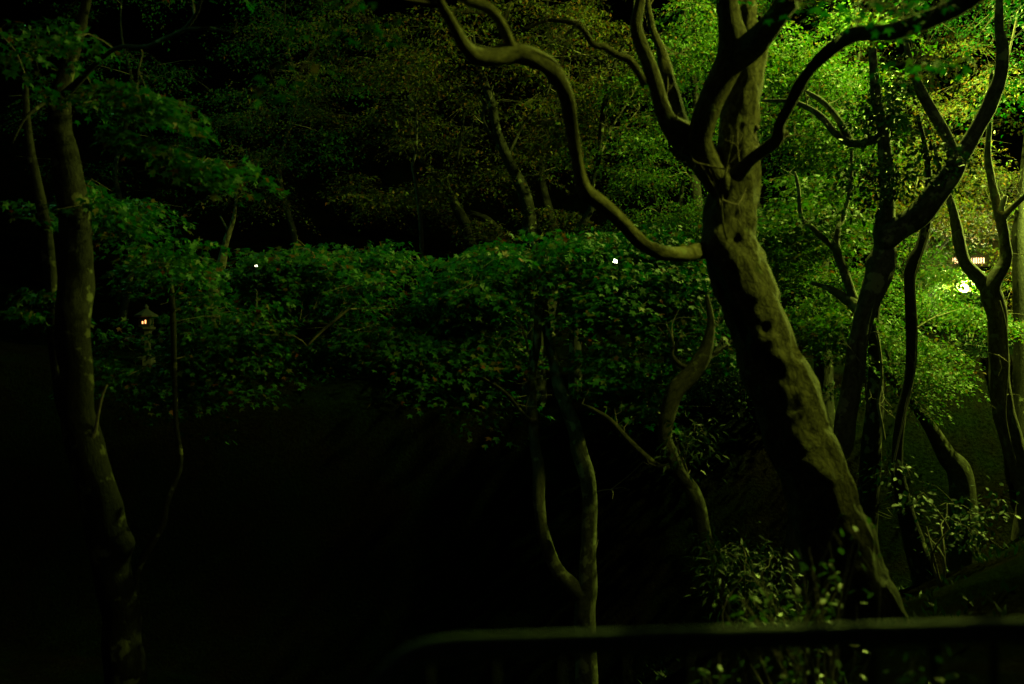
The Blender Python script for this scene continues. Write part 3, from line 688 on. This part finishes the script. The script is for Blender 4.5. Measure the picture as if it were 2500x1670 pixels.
t14 = Tree("maple_tree", "large lichen-spotted trunk standing alone on the dark side of the ravine", base_of(315, 1720, 7.0), bark="bark_deep_shade")
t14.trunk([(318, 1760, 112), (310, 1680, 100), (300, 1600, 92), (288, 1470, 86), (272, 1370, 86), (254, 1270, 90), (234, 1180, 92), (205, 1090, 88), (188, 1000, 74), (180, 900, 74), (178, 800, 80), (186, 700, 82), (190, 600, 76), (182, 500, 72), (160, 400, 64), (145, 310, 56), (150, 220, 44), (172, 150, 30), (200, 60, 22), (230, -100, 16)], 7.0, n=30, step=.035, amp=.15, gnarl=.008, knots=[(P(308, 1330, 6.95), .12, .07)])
t14.limb("limb", [(150, 300, 18), (118, 250, 14), (85, 268, 9), (57, 296, 6), (30, 350, 4)], 7.0, 6.6, n=10, step=.05)
t14.limb("limb", [(160, 230, 24), (200, 190, 16), (240, 150, 12), (291, 116, 11), (353, 115, 11), (399, 96, 11), (448, 73, 11), (471, 46, 9), (487, 15, 8), (500, -60, 6)], 6.9, 5.6, n=8, step=.05)
t14.limb("limb", [(448, 73, 9), (480, 70, 8), (517, 69, 7), (567, 77, 5), (578, 50, 3)], 5.9, n=6, step=.05)
t14.limb("second_stem", [(190, 1060, 40), (160, 1000, 34), (142, 900, 32), (128, 780, 31), (120, 640, 31), (110, 540, 28), (90, 450, 24), (70, 330, 18), (60, 180, 12)], 7.2, n=14, step=.05, gnarl=.004)
t14.limb("limb", [(215, 1085, 16), (232, 1055, 10), (240, 1010, 8), (250, 965, 7), (262, 940, 4)], 6.95, n=8, step=.04, bark="twig")
t14.pads("green", [(280, 225, 100, 25, 6, 7.2, 9), (400, 265, 90, 25, 6.2, 7.4, 11), (480, 310, 90, 25, 6.3, 7.5, 12), (570, 345, 80, 22, 6.4, 7.6, 10), (640, 395, 50, 18, 6.6, 7.6, 5), (400, 340, 90, 35, 6.2, 7.4, 9), (520, 390, 100, 25, 6.4, 7.4, 8), (70, 110, 140, 90, 6, 8, 8), (60, 620, 90, 150, 7, 8, 9), (450, -120, 350, 80, 5.5, 8, 16), (300, 470, 140, 50, 7, 8, 6)], nl=85, tmpl=T_MAPLE, size=.08, rad=(.16, .32), tilt=(-.35, 0))

t15 = Tree("maple_tree", "thin dark stem bending away from the lichen-spotted trunk", base_of(332, 1700, 7.6), bark="bark_deep_shade")
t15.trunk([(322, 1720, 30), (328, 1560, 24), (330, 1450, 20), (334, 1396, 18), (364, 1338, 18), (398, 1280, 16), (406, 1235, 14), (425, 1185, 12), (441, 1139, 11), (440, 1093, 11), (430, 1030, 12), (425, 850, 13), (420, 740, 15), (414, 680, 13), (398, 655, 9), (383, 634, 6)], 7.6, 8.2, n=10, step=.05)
t15.limb("limb", [(418, 705, 9), (400, 711, 7), (370, 718, 6), (347, 725, 4)], 8.15, n=6, step=.04, bark="twig")
t15.pads("green", [(330, 560, 110, 80, 8, 9.2, 16), (400, 610, 80, 50, 8, 9, 8), (470, 820, 170, 120, 8.4, 9.6, 14), (310, 880, 80, 70, 8.2, 9.2, 7)], nl=85, tmpl=T_MAPLE, size=.075)

# --- more trunks standing far up the hillside
for i, (u, v, y, w, lab) in enumerate([(300, 330, 18, 26, "far dark tree above the small warm lantern"), (700, 200, 18.5, 26, "far dark tree over the short pale trunk"),
    (1340, 250, 19, 36, "far hillside tree above the slim many-stemmed maple"), (1850, 150, 18.5, 36, "far hillside tree above the brightly lit crown"),
                                       (2250, 200, 19, 36, "far hillside tree above the glowing yellow-green maple")]):
    tt = Tree("hillside_tree", lab, base_of(u, 700, y), bark="bark_shade")
    tt.trunk([(u, 780, w * .8), (u + 22, 600, w * .6), (u - 18, 420, w * .5), (u + 25, 230, w * .36), (u - 5, 60, w * .2), (u + 15, -200, w * .1)], y, n=8, step=.2)
    tt.pads("olive" if i in (2, 4) else "green", [(u, v, 260, 200, y - 1, y + 2, 45), (u, -100, 260, 150, y - 1, y + 2, 25)], nl=70, size=.075, rad=(.4, .7))

for t_ in (t3, t4, t6, t8, t9, t10, t11, t12):
    t_.side_twigs(3, first=0)
for t_ in ALL_TREES:
    t_.finish()

# ------------------------------------------------------------------ shrubs and undergrowth
def leafy_shrub(label, base, stems, nleaf, length, group=None):
    """low shrub near the railing: every leaf is a piece of its own"""
    r0 = empty("shrub", base); tag(r0, label, "shrub", group)
    meshes = []
    for k in range(4):
        v, f = T_OVAL
        v = v.copy(); v[:, 2] += .05 * k * v[:, 0] ** 2 * (-1) ** k
        me = bpy.data.meshes.new("leaf"); me.from_pydata(v.tolist(), [], [tuple(q) for q in f.tolist()])
        me.materials.append(M["shrub"]); me.update(); meshes.append(me)
    b = np.array(base, float)
    cnt = 0
    per = max(1, nleaf // len(stems))
    for (tip) in stems:
        tip = np.array(tip)
        mid = b * .45 + tip * .55 + np.append(rng.normal(0, .06, 2), .05)
        mb = MB(); q, _ = mb.tube([b, mid, tip], [.006, .004, .0016], 5, .05, cap=False)
        mb.build("stem", M["twig"], r0)
        for k in range(per):
            i = int(len(q) * rng.uniform(.45, 1.0)); i = min(i, len(q) - 1)
            p = q[i] + rng.normal(0, .015, 3)
            o = bpy.data.objects.new("leaf", meshes[int(rng.integers(4))]); COL.objects.link(o); o.parent = r0
            d = rng.normal(0, 1, 3); d[2] = abs(d[2]) * .35 + .05
            p = p + .05 * d / np.linalg.norm(d)
            o.location = tuple(p - b)
            yaw = math.atan2(d[1], d[0])
            o.rotation_euler = (rng.normal(0, .5), rng.normal(.25, .45), yaw)
            s_ = length * rng.uniform(.7, 1.2); o.scale = (s_, s_, s_)
            cnt += 1
    return r0
def pts_in(u, v, ru, rv, y0, y1, n):
    out = []
    for _ in range(n):
        a = rng.uniform(0, 2 * math.pi); r = math.sqrt(rng.uniform(0, 1))
        out.append(P(u + ru * r * math.cos(a), v + rv * r * math.sin(a), rng.uniform(y0, y1)))
    return out
bx = P(1990, 1640, 4.5)
leafy_shrub("broad-leaved shrub catching light at the foot of the leaning maple", (bx[0], bx[1], ground(bx[0], bx[1])),
            pts_in(1960, 1420, 170, 90, 4.2, 4.8, 24) + pts_in(2100, 1270, 60, 20, 4.3, 4.6, 4) + pts_in(1840, 1480, 80, 50, 4.2, 4.7, 8) + pts_in(2020, 1350, 60, 30, 4.3, 4.6, 4), 230, .052)
bx = P(1775, 1690, 4.0)
leafy_shrub("small leafy shrub under the railing below the mossy crooked trunk", (bx[0], bx[1], ground(bx[0], bx[1])), pts_in(1775, 1630, 60, 50, 3.8, 4.2, 9), 60, .04)
bx = P(2250, 1710, 3.6)
leafy_shrub("low shrub with long narrow leaves seen between the balusters", (bx[0], bx[1], ground(bx[0], bx[1])), pts_in(2250, 1625, 75, 50, 3.3, 3.8, 9), 60, .06)
bx = P(1985, 1690, 3.9)
leafy_shrub("sparse shrub with a few leaves behind the middle balusters", (bx[0], bx[1], ground(bx[0], bx[1])), pts_in(1970, 1610, 50, 30, 3.7, 4.1, 4), 24, .045)

class Bush(Tree):
    pass
ALL_BUSH = []
def bush(name, label, u, v, y, pads, kind="ever", tmpl=T_LANCE, **k):
    b = base_of(u, v, y)
    s = Tree(name, label, b, cat="bush"); ALL_BUSH.append(s)
    g = np.array(b)
    for j in range(4):
        mb = MB(); q, _ = mb.tube([g - np.array((0, 0, .05)), g + np.append(rng.normal(0, .05, 2), .25), g + np.append(rng.normal(0, .1, 2), rng.uniform(.4, .6))], [.014, .010, .005], 6, .1, cap=False)
        mb.build("stem", M["twig"], s.root); s.skel.append(q)
    s.pads(kind, pads, tmpl=tmpl, **k)
    s.finish()
bush("evergreen_bush", "dark glossy evergreen bush beside the foot of the leaning maple", 1790, 1480, 7.3,
     [(1760, 1100, 130, 100, 7.0, 8.0, 20), (1830, 1050, 60, 50, 7.2, 8, 6), (1800, 1250, 110, 120, 7.0, 7.8, 18), (1860, 1380, 80, 80, 7, 7.6, 8)], nl=120, size=.075, rad=(.16, .3), droop=.9, flat=.3, jitter=.6)
bush("evergreen_bush", "low dark bush on the bank under the steeply leaning pale trunk", 2300, 1330, 8.5,
     [(2250, 1230, 80, 60, 8, 9.4, 5), (2340, 1290, 80, 50, 8, 9.4, 5), (2180, 1150, 50, 40, 9, 10, 2), (2420, 1240, 70, 50, 9, 10, 3)], nl=70, size=.072, tmpl=T_OVAL, rad=(.16, .3), flat=.3)
bush("evergreen_bush", "dark bush on the far bank glimpsed behind the leaning maple", 1800, 960, 12.9,
     [(1800, 925, 110, 35, 12.3, 13.2, 14), (1690, 930, 90, 35, 12.3, 13.2, 8), (1930, 950, 90, 40, 12.2, 13, 10)], nl=90, size=.07, tmpl=T_OVAL, rad=(.25, .4), flat=.3, clump=-.3)
bush("evergreen_bush", "dark bush under the bright lamp", 2370, 820, 14.6,
     [(2370, 760, 60, 40, 14, 15.5, 14), (2340, 850, 90, 50, 13, 15, 14), (2420, 900, 80, 60, 13, 14.5, 10)], nl=110, size=.06, tmpl=T_OVAL, rad=(.25, .4), flat=.35, jitter=.8)
bush("evergreen_bush", "tall evergreen bush added out of view to shade the near bank from the floodlight", 2960, 850, 6.1,
     [(2960, 700, 170, 330, 5.1, 7.0, 120)], clump=-.35, nl=130, size=.08, tmpl=T_OVAL, rad=(.3, .5), flat=.4, jitter=.8)  # unseen bush added to block the floodlight low on trunk and bank

def undergrowth():
    n = 3500
    x = rng.uniform(-9, 9, n); y = rng.uniform(2.6, 12.5, n)
    keep = (np.abs(x) < y * .62 + .5)
    x = x[keep]; y = y[keep]
    nz = np.array([mnoise.noise(Vector((a * .9, b * .9, 2))) for a, b in zip(x, y)])
    k2 = (nz > -.05) & (x > .8)
    x = x[k2]; y = y[k2]
    z = np.array([ground(a, b) for a, b in zip(x, y)])
    m = len(x)
    V = []; Fc = []
    pos = np.repeat(np.c_[x, y, z], 3, 0) + np.c_[rng.normal(0, .03, (3 * m, 2)), np.zeros(3 * m)]
    ax = np.c_[rng.normal(0, .7, (3 * m, 2)), np.full(3 * m, .9)]
    up = rng.normal(0, 1, (3 * m, 3)); up[:, 2] += .6
    V, Fc = leaves_mesh(pos, ax, up, rng.uniform(.05, .13, 3 * m), T_LANCE)
    o = mesh_np("undergrowth", V, Fc, M["ever"])
    tag(o, "low grass and fern growth covering the bank behind the railing", "undergrowth", kind="stuff")
undergrowth()

# ------------------------------------------------------------------ railing
def railing():
    base = np.array((1.1, 1.7, 0.0))
    r0 = empty("railing", base); tag(r0, "dark metal railing with a curved end along the path", "railing")
    def ry(x): return 1.665 + .10 * (x + .14) / 1.03
    z = 1.088
    mb = MB()
    pts = [(-.285, ry(-.28), .012), (-.285, ry(-.28), .6), (-.280, ry(-.28), .85), (-.255, ry(-.25), .965), (-.212, ry(-.21), 1.035), (-.168, ry(-.16), 1.072), (-.11, ry(-.11), 1.086), (0, ry(0), z), (.5, ry(.5), z), (1.2, ry(1.2), z), (2.5, ry(2.5), z)]
    mb.tube(pts, [.0215] * len(pts), 16, .03)
    mb.build("handrail", M["rail"], r0)
    mb = MB(); mb.tube([(-.28, ry(-.28), .13), (1, ry(1), .13), (2.5, ry(2.5), .13)], [.014] * 3, 10, .3); mb.build("bottom_rail", M["baluster"], r0)
    for k in range(-4, 20):
        x = .30 + .1105 * k
        if x > 2.45: continue
        top = 1.075
        mb = MB(); mb.tube([(x, ry(x), .135), (x, ry(x), top)], [.0078] * 2, 8, .5); mb.build("baluster", M["baluster"], r0)
    for x in (2.5,):
        mb = MB(); mb.tube([(x, ry(x), .012), (x, ry(x), z)], [.024] * 2, 12, .5); mb.build("post", M["baluster"], r0)
railing()

# ------------------------------------------------------------------ lamps
def point_light(parent, loc, power, col, radius):
    ld = bpy.data.lights.new("lamp_light", 'POINT')
    ld.energy = power; ld.color = col; ld.shadow_soft_size = radius
    o = bpy.data.objects.new("lamp_light", ld); COL.objects.link(o)
    o.parent = parent; o.location = tuple(np.array(loc) - root_of(parent))

def street_lamp(label, foot, head, power, col, group=None):
    foot = np.array(foot, float); head = np.array(head, float)
    g = ground(foot[0], foot[1])
    r0 = empty("street_lamp", (foot[0], foot[1], g)); tag(r0, label, "street lamp", group)
    b = np.array((foot[0], foot[1], g))
    top = np.array((foot[0], foot[1], head[2] + .35))
    mb = MB(); mb.tube([b - np.array((0, 0, .1)), b * .5 + top * .5, top], [.07, .055, .045], 14, .5); mb.build("pole", M["pole"], r0)
    hp = head + np.array((0, 0, .36))
    mb = MB(); mb.tube([top - np.array((0, 0, .25)), top * .7 + hp * .3 + np.array((0, 0, .08)), hp], [.03, .028, .025], 10, .1); mb.build("arm", M["pole"], r0)
    mb = MB(); mb.lathe(head, [(.03, .40), (.06, .34), (.16, .26), (.22, .20), (.215, .195), (.15, .24), (.05, .30)], 20); mb.build("lamp_shade", M["pole"], r0)
    mb = MB(); mb.lathe(head, [(.001, .10), (.045, .12), (.06, .16), (.045, .21), (.02, .25)], 14); mb.build("bulb", M["bulb"], r0)
    point_light(r0, head, power, col, .03)

def floodlight(label, foot, head, aim, power, col, cone, blend, soft=.12):
    """pole-mounted floodlight with a cone narrowed to the tree it lights"""
    foot = np.array(foot, float); head = np.array(head, float); aim = np.array(aim, float)
    g = ground(foot[0], foot[1])
    r0 = empty("floodlight", (foot[0], foot[1], g)); tag(r0, label, "floodlight")
    mb = MB(); mb.tube([(foot[0], foot[1], g - .1), (foot[0], foot[1], head[2] + .1)], [.05, .04], 12, .5); mb.build("pole", M["pole"], r0)
    d = (aim - head) / np.linalg.norm(aim - head)
    x = np.cross(d, (0, 0, 1.0)); x /= np.linalg.norm(x); u = np.cross(x, d)
    mb = MB(); mb.tube([np.array((foot[0], foot[1], head[2])), head - d * .16], [.022, .022], 8, .2); mb.build("bracket", M["pole"], r0)
    def slab(dd, w0, h0, w1, h1, l0, l1):
        return [head + d * l + x * sx * w + u * sy * h for l, w, h in ((l0, w0, h0), (l1, w1, h1)) for sx, sy in ((-1, -1), (1, -1), (1, 1), (-1, 1))]
    fc = [(0, 3, 2, 1), (4, 5, 6, 7), (0, 1, 5, 4), (1, 2, 6, 5), (2, 3, 7, 6), (3, 0, 4, 7)]
    mb = MB(); mb.add(slab(d, .09, .07, .17, .13, -.17, -.05), fc); mb.build("housing", M["pole"], r0, False)
    mb = MB(); mb.add(slab(d, .15, .11, .15, .11, -.047, -.042), fc); mb.build("lens", M["bulb"], r0, False)
    ld = bpy.data.lights.new("lamp_light", 'SPOT')
    ld.energy = power; ld.color = col; ld.shadow_soft_size = soft; ld.spot_size = R(cone); ld.spot_blend = blend
    o = bpy.data.objects.new("lamp_light", ld); COL.objects.link(o); o.parent = r0
    o.location = tuple(head + d * .03 - root_of(r0))
    o.rotation_euler = Vector(d).to_track_quat('-Z', 'Y').to_euler()
floodlight("floodlight on the near bank lighting the leaning maple from the side", (4.9, 5.9, 0), (4.3, 5.65, 5.3), (1.0, 5.9, 2.9), SIDE_LAMP, SIDE_COL, 67, .5, .28)
floodlight("added green floodlight out of view, filling the crown of the twin-stemmed maple", (-3.9, 3.3, 0), (-3.5, 3.5, 5.6), (-.2, 9.0, 3.0), CROWN_FILL, PATH_COL, 37, .8)  # unseen fill lamp, narrow beam placed to brighten only the leaf belt
street_lamp("tall green-yellow street lamp farther up the bank lighting the crowns", (7.2, 12.6, 0), (4.5, 11.7, 7.1), HILL_LAMP, HILL_COL)
street_lamp("added lower lamp out of view on the bank, giving the trunks a lit rim", (7.8, 11.9, 0), (7.1, 11.5, 4.0), RIM_LAMP, HILL_COL)  # unseen lamp added for rim light on the right edges of the trunks
street_lamp("tall street lamp on the dark side of the ravine above the twin-stemmed maple", (-7.8, 13.6, 0), (-5.6, 13.0, 7.0), PATH_LAMP, PATH_COL)

def globe_lamp(label, u, v, y, rad, mat, group=None, hood=False):
    c = P(u, v, y); g = ground(c[0], c[1])
    r0 = empty("garden_lamp", (c[0], c[1], g)); tag(r0, label, "lamp", group)
    mb = MB(); mb.tube([(c[0], c[1], g - .1), (c[0], c[1], c[2] - rad)], [.04, .03], 10, .5); mb.build("post", M["pole"], r0)
    mb = MB(); mb.lathe(c, [(rad * math.sin(math.pi * k / 14) + .0005, -rad * math.cos(math.pi * k / 14)) for k in range(15)], 24); mb.build("globe", mat, r0)
    mb = MB(); mb.lathe(c, [(rad * .4, -rad * 1.3), (rad * 1.5, -rad * 1.05), (rad * 2.3, -rad * .8), (rad * 2.25, -rad * .76), (rad * 1.4, -rad * .95), (rad * .3, -rad * 1.02)], 14); mb.build("shade_collar", M["pole"], r0)  # dish made wide to block lamp light from the ground below
globe_lamp("brilliant white globe lamp glowing through the leaves beside the forked trunk", 2352, 705, 16.0, .075, M["globe_white"])
globe_lamp("small greenish-white lamp peeping through the crown of the twin-stemmed maple", 1503, 638, 22.0, .052, M["globe_green"])
globe_lamp("tiny white lamp gleaming on the dark far bank", 626, 649, 22.0, .03, M["globe_small"])

def stone_lantern(u, v, y):
    c = P(u, v, y); g = ground(c[0], c[1])
    r0 = empty("garden_lantern", (c[0], c[1], g)); tag(r0, "small stone lantern with two warm lit slits on the dark bank", "lantern")
    h = c[2] - g
    mb = MB(); mb.lathe((c[0], c[1], g), [(.14, -.1), (.14, .05), (.075, .08), (.06, h * .5), (.08, h - .12), (.13, h - .09), (.13, h - .062)], 8); mb.build("pedestal", M["stone"], r0, False)
    mb = MB(); mb.box((c[0], c[1], c[2]), (.15, .15, .12)); mb.build("fire_box", M["stone"], r0, False)
    for s_ in (-1, 1):
        mb = MB(); mb.box((c[0] + s_ * .019, c[1] - .078, c[2] + (.006 if s_ > 0 else -.004)), (.017, .006, .05 if s_ > 0 else .036)); mb.build("pane", M["lantern"], r0, False)
    mb = MB(); mb.lathe((c[0], c[1], c[2] + .06), [(.08, 0), (.17, .015), (.165, .035), (.07, .09), (.03, .12), (.035, .15), (.001, .19)], 8); mb.build("roof", M["stone"], r0, False)
stone_lantern(357, 787, 13.4)

def tea_house():
    c = P(2370, 636, 24.0); g = ground(c[0], c[1]) - .3
    r0 = empty("tea_house", (c[0], c[1] + 1.4, g)); tag(r0, "small timber house with a glowing latticed window strip behind the lamp", "house")
    zt = c[2] + .5
    mb = MB(); mb.box((c[0] + .6, c[1] + 1.4, (g + zt) / 2), (4.2, 2.7, zt - g)); mb.build("wall", M["plaster"], r0, False)
    for dx in (-1.47, -.5, .6, 1.6, 2.67):
        mb = MB(); mb.box((c[0] + dx, c[1] + .03, (g + zt) / 2), (.1, .1, zt - g)); mb.build("timber_post", M["wood"], r0, False)
    for u0, u1 in ((2316, 2340), (2374, 2404)):
        a = P(u0, 636, 24); b_ = P(u1, 636, 24)
        mb = MB(); mb.box(((a[0] + b_[0]) / 2, c[1] + .03, c[2]), (b_[0] - a[0], .04, .13)); w = mb.build("window", M["warm"], r0, False)
        n = int((b_[0] - a[0]) / .055)
        for k in range(n + 1):
            mb = MB(); mb.box((a[0] + (b_[0] - a[0]) * k / n, c[1] + .0, c[2] - .02), (.016, .03, .2)); mb.build("slat", M["wood"], r0, False)
    mb = MB()
    x0, x1 = c[0] - 1.9, c[0] + 3.1; y0, y1 = c[1] - .55, c[1] + 3.3; ym = (y0 + y1) / 2
    v = []
    for zz in (0, .1):
        v += [(x0, y0, zt + zz - .05), (x1, y0, zt + zz - .05), (x1, ym, zt + zz + 1.0), (x0, ym, zt + zz + 1.0), (x1, y1, zt + zz - .05), (x0, y1, zt + zz - .05)]
    f = [(0, 3, 2, 1), (3, 5, 4, 2), (6, 7, 8, 9), (9, 8, 10, 11), (0, 1, 7, 6), (5, 11, 10, 4), (0, 6, 9, 3), (3, 9, 11, 5), (1, 2, 8, 7), (2, 4, 10, 8)]
    mb.add(v, f); mb.build("roof", M["rooftile"], r0, False)
tea_house()
